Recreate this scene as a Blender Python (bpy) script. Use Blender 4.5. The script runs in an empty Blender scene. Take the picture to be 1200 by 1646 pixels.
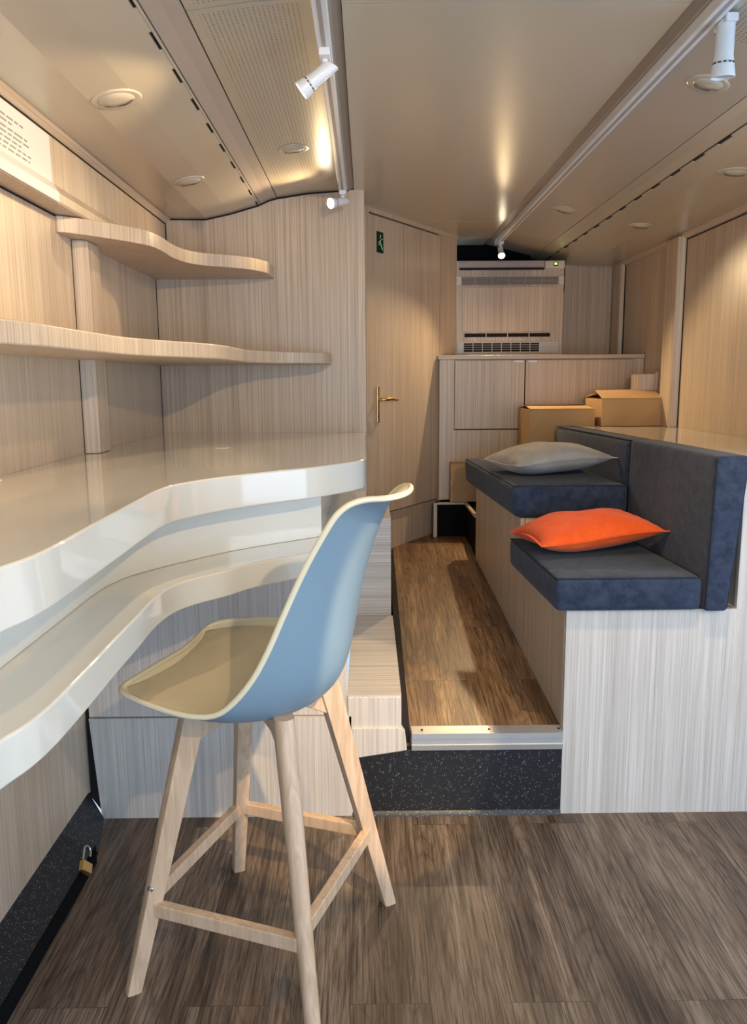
import bpy, bmesh, math, random
from mathutils import Vector, Matrix
random.seed(4)
SC = bpy.context.scene
COL = SC.collection
# ------------------------------------------------------------------ camera
F_PX = 1285.0
PITCH = math.atan(211 / F_PX); YAW = math.radians(.38); ROLL = math.radians(.43)
EYE = Vector((0, 0, 1.45))
fwd = Vector((math.sin(YAW) * math.cos(PITCH), math.cos(YAW) * math.cos(PITCH), -math.sin(PITCH)))
r0 = Vector((math.cos(YAW), -math.sin(YAW), 0)); u0 = r0.cross(fwd)
rt = math.cos(ROLL) * r0 - math.sin(ROLL) * u0; up = rt.cross(fwd)
cam = bpy.data.cameras.new('camera'); cam_o = bpy.data.objects.new('camera', cam); COL.objects.link(cam_o)
cam.sensor_fit = 'VERTICAL'; cam.sensor_height = 24.0; cam.lens = 24.0 * F_PX / 1646.0
cam.clip_start = .02
cam_o.matrix_world = Matrix(((rt.x, up.x, -fwd.x, EYE.x), (rt.y, up.y, -fwd.y, EYE.y), (rt.z, up.z, -fwd.z, EYE.z), (0, 0, 0, 1)))
SC.camera = cam_o
# ------------------------------------------------------------------ world, daylight, exposure
SC.view_settings.view_transform = 'Standard'; SC.view_settings.look = 'None'
SC.view_settings.gamma = 1.0; SC.view_settings.exposure = 0.0
SC.view_settings.use_curve_mapping = False
SC.cycles.max_bounces = 10; SC.cycles.diffuse_bounces = 6
SC.cycles.sample_clamp_indirect = 6.0
w = bpy.data.worlds.new('sky'); SC.world = w; w.use_nodes = True
w.node_tree.nodes['Background'].inputs[0].default_value = (.60, .78, 1.0, 1)
w.node_tree.nodes['Background'].inputs[1].default_value = 1.0


def aim(o, d):
    o.rotation_euler = Vector(d).to_track_quat('-Z', 'Y').to_euler()


def area(name, loc, d, sx, sy, power, col):
    l = bpy.data.lights.new(name, 'AREA'); l.shape = 'RECTANGLE'; l.size = sx; l.size_y = sy
    l.energy = power; l.color = col
    o = bpy.data.objects.new(name, l); COL.objects.link(o); o.location = loc; aim(o, d)
    return o


# daylight through the assumed open end of the vehicle behind the photographer and through an assumed open side flap, both out of view
area('daylight_assumed_rear_opening', (.3, -1.25, .95), (0, 1, -.12), 2.3, 1.7, 42, (.50, .71, 1.0))
area('daylight_assumed_side_flap', (2.2, .9, 1.25), (-1, .25, -.2), 2.0, 1.1, 30, (.56, .75, 1.0))

WARM = (1.0, .72, .40)
# ------------------------------------------------------------------ materials


def new_mat(name):
    m = bpy.data.materials.new(name); m.use_nodes = True
    nt = m.node_tree; b = nt.nodes['Principled BSDF']
    return m, nt, b


def plain(name, col, rough=.5, metal=0., coat=0., spec=.5, bump=None):
    m, nt, b = new_mat(name)
    b.inputs['Base Color'].default_value = (*col, 1); b.inputs['Roughness'].default_value = rough
    b.inputs['Metallic'].default_value = metal; b.inputs['Coat Weight'].default_value = coat
    b.inputs['Specular IOR Level'].default_value = spec
    tc = nt.nodes.new('ShaderNodeTexCoord'); n = nt.nodes.new('ShaderNodeTexNoise')
    n.inputs['Scale'].default_value = (bump or (40, 0))[0]; n.inputs['Detail'].default_value = 3
    nt.links.new(tc.outputs['Object'], n.inputs['Vector'])
    r = nt.nodes.new('ShaderNodeMapRange'); r.inputs['To Min'].default_value = rough * .9; r.inputs['To Max'].default_value = min(1, rough * 1.1 + .005)
    nt.links.new(n.outputs['Fac'], r.inputs['Value']); nt.links.new(r.outputs['Result'], b.inputs['Roughness'])
    if bump and bump[1]:
        bp = nt.nodes.new('ShaderNodeBump'); bp.inputs['Strength'].default_value = bump[1]; bp.inputs['Distance'].default_value = .002
        nt.links.new(n.outputs['Fac'], bp.inputs['Height']); nt.links.new(bp.outputs['Normal'], b.inputs['Normal'])
    return m


def ramp(nt, stops):
    r = nt.nodes.new('ShaderNodeValToRGB'); e = r.color_ramp.elements
    e[0].position, e[0].color = stops[0][0], (*stops[0][1], 1)
    e[1].position, e[1].color = stops[-1][0], (*stops[-1][1], 1)
    for p, c in stops[1:-1]:
        k = e.new(p); k.color = (*c, 1)
    return r


def mixc(nt, a, bb, fac, mode='MIX'):
    m = nt.nodes.new('ShaderNodeMix'); m.data_type = 'RGBA'; m.blend_type = mode
    for i, v in ((0, fac), (6, a), (7, bb)):
        if hasattr(v, 'type') and hasattr(v, 'is_linked'):
            nt.links.new(v, m.inputs[i])
        elif i == 0:
            m.inputs[i].default_value = v
        else:
            m.inputs[i].default_value = (*v, 1)
    return m.outputs[2]


def laminate(name, axis, light=(.70, .575, .44), dark=(.545, .43, .315), rough=.36):
    """fine straight grained pale oak laminate; axis = direction the grain runs"""
    m, nt, b = new_mat(name)
    tc = nt.nodes.new('ShaderNodeTexCoord')

    def nz(cross, along, det, dist=0.):
        mp = nt.nodes.new('ShaderNodeMapping'); s = [cross] * 3; s[axis] = along
        mp.inputs['Scale'].default_value = s
        nt.links.new(tc.outputs['Object'], mp.inputs['Vector'])
        n = nt.nodes.new('ShaderNodeTexNoise'); n.inputs['Scale'].default_value = 1; n.inputs['Detail'].default_value = det
        n.inputs['Distortion'].default_value = dist
        nt.links.new(mp.outputs['Vector'], n.inputs['Vector']); return n.outputs['Fac']
    a = nz(165, .8, 3, .2); c = nz(430, 3, 2); g = nz(14, .3, 2, .4)
    ra = ramp(nt, [(.36, dark), (.47, tuple((x + y) / 2 for x, y in zip(dark, light))), (.6, light)])
    nt.links.new(a, ra.inputs[0])
    rc = ramp(nt, [(.34, (.80, .77, .73)), (.6, (1, 1, 1))]); nt.links.new(c, rc.inputs[0])
    rg = ramp(nt, [(.3, (.90, .89, .89)), (.7, (1.0, 1.0, 1.0))]); nt.links.new(g, rg.inputs[0])
    o1 = mixc(nt, ra.outputs[0], rc.outputs[0], 1., 'MULTIPLY'); o2 = mixc(nt, o1, rg.outputs[0], 1., 'MULTIPLY')
    nt.links.new(o2, b.inputs['Base Color'])
    b.inputs['Roughness'].default_value = rough
    bp = nt.nodes.new('ShaderNodeBump'); bp.inputs['Strength'].default_value = .15; bp.inputs['Distance'].default_value = .001
    nt.links.new(c, bp.inputs['Height']); nt.links.new(bp.outputs['Normal'], b.inputs['Normal'])
    return m


def plank_floor(name, cols, rough, off=(0, 0)):
    m, nt, b = new_mat(name)
    tc = nt.nodes.new('ShaderNodeTexCoord')
    mp = nt.nodes.new('ShaderNodeMapping'); mp.inputs['Rotation'].default_value = (0, 0, math.pi / 2)
    mp.inputs['Location'].default_value = (off[0], off[1], 0)
    nt.links.new(tc.outputs['Object'], mp.inputs['Vector'])
    br = nt.nodes.new('ShaderNodeTexBrick'); br.offset = .37; br.inputs['Scale'].default_value = 1
    br.inputs['Brick Width'].default_value = 1.22; br.inputs['Row Height'].default_value = .19
    br.inputs['Mortar Size'].default_value = .0008; br.inputs['Mortar Smooth'].default_value = .3
    br.inputs['Color1'].default_value = (.1, .1, .1, 1); br.inputs['Color2'].default_value = (.9, .9, .9, 1)
    br.inputs['Mortar'].default_value = (.5, .5, .5, 1)
    nt.links.new(mp.outputs['Vector'], br.inputs['Vector'])
    # shift the grain by plank
    sep = nt.nodes.new('ShaderNodeVectorMath'); sep.operation = 'MULTIPLY_ADD'
    nt.links.new(br.outputs['Color'], sep.inputs[0]); sep.inputs[1].default_value = (3.1, 7.7, 1.3)
    nt.links.new(tc.outputs['Object'], sep.inputs[2])

    def nz(sx, sy, det, dist, rgh=.55):
        q = nt.nodes.new('ShaderNodeMapping'); q.inputs['Scale'].default_value = (sx, sy, 10)
        nt.links.new(sep.outputs[0], q.inputs['Vector'])
        n = nt.nodes.new('ShaderNodeTexNoise'); n.inputs['Scale'].default_value = 1; n.inputs['Detail'].default_value = det
        n.inputs['Distortion'].default_value = dist; n.inputs['Roughness'].default_value = rgh
        nt.links.new(q.outputs['Vector'], n.inputs['Vector']); return n.outputs['Fac']
    big = nz(9, .7, 4, .8); fine = nz(190, 5, 4, .4, .75); crack = nz(16, .75, 5, 1.6, .6)
    q = nt.nodes.new('ShaderNodeMapping'); q.inputs['Scale'].default_value = (6.0, .8, 6)
    nt.links.new(sep.outputs[0], q.inputs['Vector'])
    rings = nt.nodes.new('ShaderNodeTexNoise'); rings.inputs['Scale'].default_value = 1; rings.inputs['Detail'].default_value = 1.5
    nt.links.new(q.outputs['Vector'], rings.inputs['Vector'])
    mul = nt.nodes.new('ShaderNodeMath'); mul.operation = 'MULTIPLY'; mul.inputs[1].default_value = 22
    nt.links.new(rings.outputs['Fac'], mul.inputs[0])
    fr = nt.nodes.new('ShaderNodeMath'); fr.operation = 'PINGPONG'; fr.inputs[1].default_value = .5
    nt.links.new(mul.outputs[0], fr.inputs[0])
    rb = ramp(nt, [(.3, cols[0]), (.5, cols[1]), (.7, cols[2])]); nt.links.new(big, rb.inputs[0])
    rf = ramp(nt, [(.37, (.34, .32, .30)), (.58, (1.16, 1.16, 1.16))]); nt.links.new(fine, rf.inputs[0])
    rr = ramp(nt, [(.0, (.66, .64, .62)), (.22, (1, 1, 1))]); nt.links.new(fr.outputs[0], rr.inputs[0])
    rk = ramp(nt, [(.30, (.34, .30, .28)), (.40, (1, 1, 1))]); nt.links.new(crack, rk.inputs[0])
    c = mixc(nt, rb.outputs[0], rf.outputs[0], 1., 'MULTIPLY'); c = mixc(nt, c, rr.outputs[0], .8, 'MULTIPLY')
    c = mixc(nt, c, rk.outputs[0], .85, 'MULTIPLY')
    pl = ramp(nt, [(0., (.90, .89, .88)), (1., (1.08, 1.08, 1.08))]); nt.links.new(br.outputs['Color'], pl.inputs[0])
    c = mixc(nt, c, pl.outputs[0], 1., 'MULTIPLY')
    c = mixc(nt, c, (.02, .017, .014), br.outputs['Fac'])
    nt.links.new(c, b.inputs['Base Color']); b.inputs['Roughness'].default_value = rough
    bp = nt.nodes.new('ShaderNodeBump'); bp.inputs['Strength'].default_value = .25; bp.inputs['Distance'].default_value = .001
    nt.links.new(fine, bp.inputs['Height']); nt.links.new(bp.outputs['Normal'], b.inputs['Normal'])
    return m


def beech(name, tint=1.0):
    m, nt, b = new_mat(name)
    tc = nt.nodes.new('ShaderNodeTexCoord'); mp = nt.nodes.new('ShaderNodeMapping'); mp.inputs['Scale'].default_value = (30, 30, 3)
    nt.links.new(tc.outputs['Object'], mp.inputs['Vector'])
    n = nt.nodes.new('ShaderNodeTexNoise'); n.inputs['Scale'].default_value = 1.6; n.inputs['Detail'].default_value = 4; n.inputs['Distortion'].default_value = 1.2
    nt.links.new(mp.outputs['Vector'], n.inputs['Vector'])
    r = ramp(nt, [(.3, (.50 * tint, .34 * tint, .21 * tint)), (.6, (.66 * tint, .47 * tint, .32 * tint))]); nt.links.new(n.outputs['Fac'], r.inputs[0])
    nt.links.new(r.outputs[0], b.inputs['Base Color']); b.inputs['Roughness'].default_value = .38
    return m


def speckle(name, base, dots, scale=150, thr=.13):
    m, nt, b = new_mat(name)
    tc = nt.nodes.new('ShaderNodeTexCoord'); v = nt.nodes.new('ShaderNodeTexVoronoi'); v.inputs['Scale'].default_value = scale
    nt.links.new(tc.outputs['Object'], v.inputs['Vector'])
    n = nt.nodes.new('ShaderNodeTexNoise'); n.inputs['Scale'].default_value = scale * .35
    nt.links.new(tc.outputs['Object'], n.inputs['Vector'])
    lt = nt.nodes.new('ShaderNodeMath'); lt.operation = 'LESS_THAN'; lt.inputs[1].default_value = thr
    nt.links.new(v.outputs['Distance'], lt.inputs[0])
    gt = nt.nodes.new('ShaderNodeMath'); gt.operation = 'GREATER_THAN'; gt.inputs[1].default_value = .52
    nt.links.new(n.outputs['Fac'], gt.inputs[0])
    mu = nt.nodes.new('ShaderNodeMath'); mu.operation = 'MULTIPLY'
    nt.links.new(lt.outputs[0], mu.inputs[0]); nt.links.new(gt.outputs[0], mu.inputs[1])
    nt.links.new(mixc(nt, base, dots, mu.outputs[0]), b.inputs['Base Color']); b.inputs['Roughness'].default_value = .42
    return m


def fabric(name, c1, c2, scale=9, rough=.95, sheen=.4):
    m, nt, b = new_mat(name)
    tc = nt.nodes.new('ShaderNodeTexCoord')
    n = nt.nodes.new('ShaderNodeTexNoise'); n.inputs['Scale'].default_value = scale; n.inputs['Detail'].default_value = 6; n.inputs['Roughness'].default_value = .7
    n2 = nt.nodes.new('ShaderNodeTexNoise'); n2.inputs['Scale'].default_value = 420
    for k in (n, n2):
        nt.links.new(tc.outputs['Object'], k.inputs['Vector'])
    r = ramp(nt, [(.32, c1), (.68, c2)]); nt.links.new(n.outputs['Fac'], r.inputs[0])
    nt.links.new(r.outputs[0], b.inputs['Base Color']); b.inputs['Roughness'].default_value = rough
    b.inputs['Sheen Weight'].default_value = sheen; b.inputs['Sheen Roughness'].default_value = .5
    b.inputs['Specular IOR Level'].default_value = .2
    bp = nt.nodes.new('ShaderNodeBump'); bp.inputs['Strength'].default_value = .35; bp.inputs['Distance'].default_value = .001
    nt.links.new(n2.outputs['Fac'], bp.inputs['Height']); nt.links.new(bp.outputs['Normal'], b.inputs['Normal'])
    return m


def perforated(name, col, box, pitch=.011, rad=.17):
    """sheet with small round holes inside box=(x0,x1,y0,y1)"""
    m, nt, b = new_mat(name)
    tc = nt.nodes.new('ShaderNodeTexCoord'); s = nt.nodes.new('ShaderNodeSeparateXYZ')
    nt.links.new(tc.outputs['Object'], s.inputs[0])

    def mth(op, a, v=None):
        k = nt.nodes.new('ShaderNodeMath'); k.operation = op
        nt.links.new(a, k.inputs[0])
        if v is not None:
            if hasattr(v, 'is_linked'):
                nt.links.new(v, k.inputs[1])
            else:
                k.inputs[1].default_value = v
        return k.outputs[0]
    def cell(o):
        return mth('SUBTRACT', mth('FRACT', mth('ADD', mth('DIVIDE', o, pitch), 500.)), .5)
    cx, cy = cell(s.outputs[0]), cell(s.outputs[1])
    d = mth('SQRT', mth('ADD', mth('MULTIPLY', cx, cx), mth('MULTIPLY', cy, cy)))
    hole = mth('LESS_THAN', d, rad)
    for o, lo, hi in ((s.outputs[0], box[0], box[1]), (s.outputs[1], box[2], box[3])):
        hole = mth('MULTIPLY', hole, mth('GREATER_THAN', o, lo)); hole = mth('MULTIPLY', hole, mth('LESS_THAN', o, hi))
    nt.links.new(mixc(nt, col, (.03, .025, .02), hole), b.inputs['Base Color'])
    b.inputs['Roughness'].default_value = .3; b.inputs['Metallic'].default_value = .15
    return m


def emissive(name, col, strength):
    m, nt, b = new_mat(name)
    b.inputs['Base Color'].default_value = (*col, 1)
    b.inputs['Emission Color'].default_value = (*col, 1); b.inputs['Emission Strength'].default_value = strength
    return m


M = {}
M['oak'] = laminate('pale_oak_laminate', 2)
M['oak_x'] = laminate('pale_oak_laminate_crosswise', 0)
M['oak_y'] = laminate('pale_oak_laminate_lengthwise', 1)
M['oak_daylit'] = laminate('daylit_oak_laminate', 2, (.76, .705, .645), (.63, .575, .52), .40)  # same oak laminate, cool daylight on the low panels mixed into its colour
M['oak_daylit_x'] = laminate('daylit_oak_laminate_crosswise', 0, (.74, .70, .655), (.56, .505, .455), .40)  # crosswise grain, with the same daylight tint in the colour
M['lacquer'] = plain('cream_gloss_lacquer', (.74, .71, .63), .08, coat=.45, spec=.5)
M['ceil'] = plain('satin_beige_ceiling_sheet', (.60, .54, .43), .24, .15)
M['ceil_strip'] = plain('satin_bronze_strip', (.52, .45, .39), .33, .3)
M['dark_strip'] = plain('taupe_ceiling_edge', (.34, .28, .22), .45)
M['groove'] = plain('black_gap', (.012, .008, .008), .9)
M['white'] = plain('white_enamel', (.80, .80, .80), .32)
M['lamp_in'] = plain('lamp_reflector', (.6, .6, .62), .3, .6)
M['alu'] = plain('brushed_aluminium', (.68, .68, .66), .38, .8)
M['floor'] = plank_floor('grey_brown_plank_vinyl', ((.075, .050, .033), (.165, .115, .080), (.28, .21, .155)), .45, (.0, .052))
M['floor2'] = plank_floor('warm_brown_plank_vinyl', ((.11, .058, .027), (.25, .14, .068), (.38, .235, .12)), .38, (.4, .02))
M['speck'] = speckle('speckled_black_vinyl', (.012, .013, .016), (.60, .61, .63), 230, .19)
M['black'] = plain('matt_black', (.005, .005, .006), .8, spec=.1)
M['navy'] = fabric('slate_blue_suede', (.015, .025, .050), (.044, .060, .100), 26, sheen=.12)
M['piping'] = plain('dark_blue_piping', (.012, .016, .028), .9)
M['orange'] = fabric('orange_suede', (.70, .085, .012), (.82, .12, .02), 14, sheen=.12)
M['linen'] = fabric('pale_grey_suede', (.36, .335, .30), (.47, .44, .39), 14, sheen=.15)
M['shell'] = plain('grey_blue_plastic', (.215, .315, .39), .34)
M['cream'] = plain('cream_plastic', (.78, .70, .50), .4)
M['pad'] = fabric('beige_leatherette', (.64, .55, .38), (.70, .61, .42), 6, .5, .1)
M['beech'] = beech('beech')
M['card'] = fabric('brown_cardboard', (.47, .30, .15), (.54, .35, .18), 5, .9, 0)
M['card_in'] = plain('cardboard_edge', (.20, .13, .07), .9)
M['brass'] = plain('brass', (.62, .44, .18), .25, 1.)
M['steel'] = plain('steel', (.7, .7, .72), .2, 1.)
M['green'] = plain('green_sign', (.010, .040, .018), .8, spec=.1)
M['signwhite'] = plain('sign_white', (.6, .75, .6), .5)
M['paper'] = plain('white_vinyl_print', (.76, .74, .70), .4)
M['ink'] = plain('grey_ink', (.30, .28, .26), .6)
M['vent'] = plain('grey_vent', (.40, .36, .33), .5)
M['acplastic'] = plain('ac_plastic', (.62, .58, .53), .4)
M['bulb'] = emissive('lit_spot_bulb', (1.0, .86, .62), 30)
M['led'] = emissive('green_led', (.45, .9, .1), 2.5)

# ------------------------------------------------------------------ mesh helpers


def obj(name, bm, mat, parent=None, smooth=None, bevel=None, kind=None):
    me = bpy.data.meshes.new(name)
    bmesh.ops.recalc_face_normals(bm, faces=bm.faces)
    bm.to_mesh(me); bm.free()
    mats = mat if isinstance(mat, (list, tuple)) else [mat]
    for k in mats:
        me.materials.append(M[k])
    o = bpy.data.objects.new(name, me); COL.objects.link(o)
    if parent is not None:
        o.parent = parent
        o.matrix_parent_inverse = Matrix.Translation(parent.location).inverted() if parent.get('_w') is None else Matrix()
    if bevel:
        md = o.modifiers.new('bevel', 'BEVEL'); md.width = bevel; md.segments = 3; md.limit_method = 'ANGLE'; md.angle_limit = math.radians(40)
    if smooth is not None:
        for p in me.polygons:
            p.use_smooth = True
        try:
            me.set_sharp_from_angle(angle=math.radians(smooth))
        except Exception:
            pass
    if kind:
        o['kind'] = kind
    return o


def empty(name, loc, label=None, cat=None, group=None, kind=None):
    o = bpy.data.objects.new(name, None); COL.objects.link(o); o.location = loc; o.empty_display_size = .05
    if label: o['label'] = label
    if cat: o['category'] = cat
    if group: o['group'] = group
    if kind: o['kind'] = kind
    return o


def tag(o, label, cat, group=None):
    o['label'] = label; o['category'] = cat
    if group: o['group'] = group
    return o


def box(x0, x1, y0, y1, z0, z1, bm=None):
    bm = bm or bmesh.new()
    v = [bm.verts.new(p) for p in ((x0, y0, z0), (x1, y0, z0), (x1, y1, z0), (x0, y1, z0), (x0, y0, z1), (x1, y0, z1), (x1, y1, z1), (x0, y1, z1))]
    for f in ((0, 3, 2, 1), (4, 5, 6, 7), (0, 1, 5, 4), (1, 2, 6, 5), (2, 3, 7, 6), (3, 0, 4, 7)):
        bm.faces.new([v[i] for i in f])
    return bm


def hexa(low, high, bm=None):
    """low/high: 4 points each (3d)"""
    bm = bm or bmesh.new()
    a = [bm.verts.new(p) for p in low]; b = [bm.verts.new(p) for p in high]
    bm.faces.new(a[::-1]); bm.faces.new(b)
    for i in range(4):
        j = (i + 1) % 4; bm.faces.new((a[i], a[j], b[j], b[i]))
    return bm


def prism(poly, axis, t0, t1, bm=None):
    """poly: list of 2d points in the plane normal to axis ('x': (y,z), 'y': (x,z), 'z': (x,y))"""
    bm = bm or bmesh.new()
    def P(p, t):
        return (t, p[0], p[1]) if axis == 'x' else (p[0], t, p[1]) if axis == 'y' else (p[0], p[1], t)
    a = [bm.verts.new(P(p, t0)) for p in poly]; b = [bm.verts.new(P(p, t1)) for p in poly]
    bm.faces.new(a); bm.faces.new(b[::-1])
    n = len(poly)
    for i in range(n):
        j = (i + 1) % n; bm.faces.new((a[i], b[i], b[j], a[j]))
    return bm


def tube(pts, rad, seg=12, bm=None, cap=True):
    bm = bm or bmesh.new()
    pts = [Vector(p) for p in pts]; n = len(pts)
    rads = rad if isinstance(rad, (list, tuple)) else [rad] * n
    t0 = (pts[1] - pts[0]).normalized()
    ref = Vector((0, 0, 1)) if abs(t0.z) < .9 else Vector((1, 0, 0))
    nrm = t0.cross(ref).normalized(); rings = []
    for i in range(n):
        t = (pts[min(i + 1, n - 1)] - pts[max(i - 1, 0)]).normalized()
        nrm = (nrm - t * nrm.dot(t)).normalized(); bn = t.cross(nrm)
        rings.append([bm.verts.new(pts[i] + (nrm * math.cos(2 * math.pi * k / seg) + bn * math.sin(2 * math.pi * k / seg)) * rads[i]) for k in range(seg)])
    for i in range(n - 1):
        for k in range(seg):
            bm.faces.new((rings[i][k], rings[i][(k + 1) % seg], rings[i + 1][(k + 1) % seg], rings[i + 1][k]))
    if cap:
        bm.faces.new(rings[0][::-1]); bm.faces.new(rings[-1])
    return bm


def catmull(pts, k=6, closed=False):
    out = []; n = len(pts)
    for i in range(n - 1):
        p0 = pts[max(i - 1, 0)]; p1 = pts[i]; p2 = pts[i + 1]; p3 = pts[min(i + 2, n - 1)]
        for j in range(k):
            t = j / k
            out.append(tuple(.5 * ((2 * b) + (-a + c) * t + (2 * a - 5 * b + 4 * c - d) * t * t + (-a + 3 * b - 3 * c + d) * t ** 3) for a, b, c, d in zip(p0, p1, p2, p3)))
    out.append(tuple(pts[-1])); return out


def lathe(profile, seg=32, bm=None, mat=None):
    """profile of (r,z) ; optional 4x4 matrix"""
    bm = bm or bmesh.new(); rings = []
    for r, z in profile:
        rings.append([bm.verts.new(((mat or Matrix()) @ Vector((r * math.cos(2 * math.pi * k / seg), r * math.sin(2 * math.pi * k / seg), z)))) for k in range(seg)])
    for i in range(len(rings) - 1):
        for k in range(seg):
            bm.faces.new((rings[i][k], rings[i][(k + 1) % seg], rings[i + 1][(k + 1) % seg], rings[i + 1][k]))
    return bm


# ================================================================== SETTING
RAMP0, RAMP1 = .298, .55
Y_STEP = 2.5


def ramp_z(y):
    return min(RAMP1, RAMP0 + (RAMP1 - RAMP0) * (y - Y_STEP) / (4.3 - Y_STEP))


fl = obj('floor', box(-1.6, 2.6, -1.6, 2.52, -.06, 0), 'floor', kind='structure')
bm = prism([(Y_STEP + .022, .2), (Y_STEP + .022, RAMP0 + .002), (4.3, RAMP1), (5.4, RAMP1), (5.4, .2)], 'x', .106, .66)
obj('floor_aisle', bm, 'floor2', kind='structure')

# ceiling: panels follow the cross section of the vehicle
Y0, YB = -1.3, 5.3
ceiling = obj('ceiling', box(-1.02, 1.68, Y0, 5.4, 2.315, 2.36), 'groove', kind='structure')


def strip(name, pts, y0, y1, mat, parent=ceiling, th=.012):
    poly = list(pts) + [(x, z + th) for x, z in reversed(pts)]
    return obj(name, prism(poly, 'y', y0, y1), mat, parent)


BULK = 3.72
L_LOW = [(-.868, 2.166), (-.80, 2.164), (-.71, 2.165), (-.60, 2.188), (-.4825, 2.2207)]
strip('side_panel', L_LOW, Y0, BULK, 'ceil')
y = -1.2
prev = Y0
k = 0
sl = bmesh.new()
yy = 1.94 - .2135 * 14
while yy < BULK:
    a, b_ = yy, yy + .10
    if prev < a:
        prism([(-.4825, 2.2207), (-.4745, 2.223), (-.4745, 2.2262), (-.4825, 2.2239)], 'y', prev, min(a, BULK), sl)
    prev = b_; yy += .2135
obj('slotted_strip', sl, 'ceil', ceiling)
obj('slot_backing', prism([(-.4835, 2.2245), (-.4735, 2.2275), (-.4735, 2.234), (-.4835, 2.231)], 'y', Y0, BULK), 'groove', ceiling)
prism_edge = obj('edge_bead', prism([(-.4735, 2.2225), (-.468, 2.224), (-.468, 2.236), (-.4735, 2.235)], 'y', Y0, BULK), 'ceil', ceiling)
strip('bronze_strip', [(-.4645, 2.2265), (-.43, 2.242), (-.394, 2.2525)], Y0, BULK, 'ceil_strip')
M['perf'] = perforated('perforated_ceiling_sheet', (.52, .47, .37), (-.368, -.142, 1.94, 3.46))
M['perf_near'] = perforated('perforated_ceiling_sheet_near', (.52, .47, .37), (-.368, -.142, -1., 1.895))
strip('perforated_panel', [(-.390, 2.254), (-.25, 2.273), (-.075, 2.284)], 1.918, BULK, 'perf')
strip('perforated_panel', [(-.390, 2.254), (-.25, 2.273), (-.075, 2.284)], Y0, 1.912, 'perf_near')
strip('edge_strip', [(-.075, 2.284), (-.052, 2.290)], Y0, BULK, 'dark_strip')
strip('center_panel', [(-.050, 2.283), (.735, 2.283)], 1.952, 4.45, 'ceil')
strip('center_panel', [(-.050, 2.283), (.735, 2.283)], Y0, 1.948, 'ceil')
strip('center_panel', [(-.050, 2.283), (.735, 2.283)], 4.456, 5.2, 'ceil')
strip('edge_strip', [(.737, 2.290), (.768, 2.283)], Y0, 5.2, 'dark_strip')
M['perf_r'] = perforated('perforated_ceiling_sheet_right', (.52, .47, .40), (.84, 1.02, -1., 2.08))
strip('aisle_panel', [(.768, 2.283), (.90, 2.250), (1.046, 2.214)], Y0, 4.6, 'perf_r')
strip('aisle_panel', [(.768, 2.283), (.90, 2.250), (1.046, 2.214)], 4.606, 5.2, 'ceil')
strip('bronze_strip', [(1.050, 2.213), (1.09, 2.206), (1.128, 2.195)], Y0, 5.3, 'ceil')
sl = bmesh.new(); prev = Y0; yy = 2.63 - .205 * 19
while yy < 5.2:
    a, b_ = yy, yy + .095
    if prev < a:
        prism([(1.135, 2.193), (1.144, 2.191), (1.144, 2.194), (1.135, 2.196)], 'y', prev, a, sl)
    prev = b_; yy += .205
obj('slotted_strip', sl, 'ceil', ceiling)
obj('slot_backing', prism([(1.128, 2.1985), (1.1445, 2.1950), (1.1445, 2.205), (1.128, 2.208)], 'y', Y0, 5.3), 'groove', ceiling)
strip('side_panel', [(1.144, 2.191), (1.25, 2.175), (1.37, 2.166), (1.48, 2.163), (1.575, 2.163)], Y0, 5.3, 'ceil')


def ceil_z(x):
    sec = L_LOW + [(-.43, 2.242), (-.394, 2.2525), (-.25, 2.273), (-.075, 2.284), (.735, 2.283), (.768, 2.283), (.90, 2.25), (1.046, 2.214), (1.09, 2.206), (1.128, 2.195), (1.25, 2.175), (1.37, 2.166), (1.6, 2.163)]
    for (a, za), (b, zb) in zip(sec, sec[1:]):
        if a <= x <= b:
            return za + (zb - za) * (x - a) / (b - a)
    return 2.16


# left wall
XW = -.945
wl = obj('wall_left', box(XW - .05, XW, Y0, BULK + .4, .09, 2.0), 'oak', kind='structure')
# moulded upper panel: flared foot over the lower wall
up_poly = [(XW - .05, 1.956), (-.878, 1.956), (-.874, 1.962), (-.874, 1.985), (-.890, 2.012), (-.891, 2.158), (XW - .05, 2.158)]
for a, b_ in ((Y0, 2.868), (2.871, BULK)):
    obj('upper_panel', prism(up_poly, 'y', a, b_), 'oak', wl)
obj('cornice', prism([(-.888, 2.146), (-.866, 2.163), (-.87, 2.17), (-.90, 2.17), (-.90, 2.150)], 'y', Y0, BULK), 'oak_y', wl)
g = box(-.8905, -.8885, Y0, BULK, 2.141, 2.1455); obj('shadow_gap', g, 'groove', wl)
obj('shadow_gap', box(XW, XW + .0012, Y0, 2.56, 1.950, 1.956), 'groove', wl)
# post
obj('post', prism([(XW, 2.68), (-.908, 2.69), (-.900, 2.70), (-.900, 2.806), (-.912, 2.835), (XW, 2.84)], 'z', 1.216, 1.904), 'oak', wl, bevel=.003)
obj('shadow_gap', box(XW, XW + .0012, 2.674, 2.678, 1.216, 1.904), 'groove', wl)
obj('shadow_gap', box(XW, XW + .002, BULK - .005, BULK - .001, 1.216, 1.904), 'groove', wl)
obj('shadow_gap', box(-.8905, -.8870, BULK - .008, BULK - .001, 1.955, 2.155), 'groove', wl)
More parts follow.
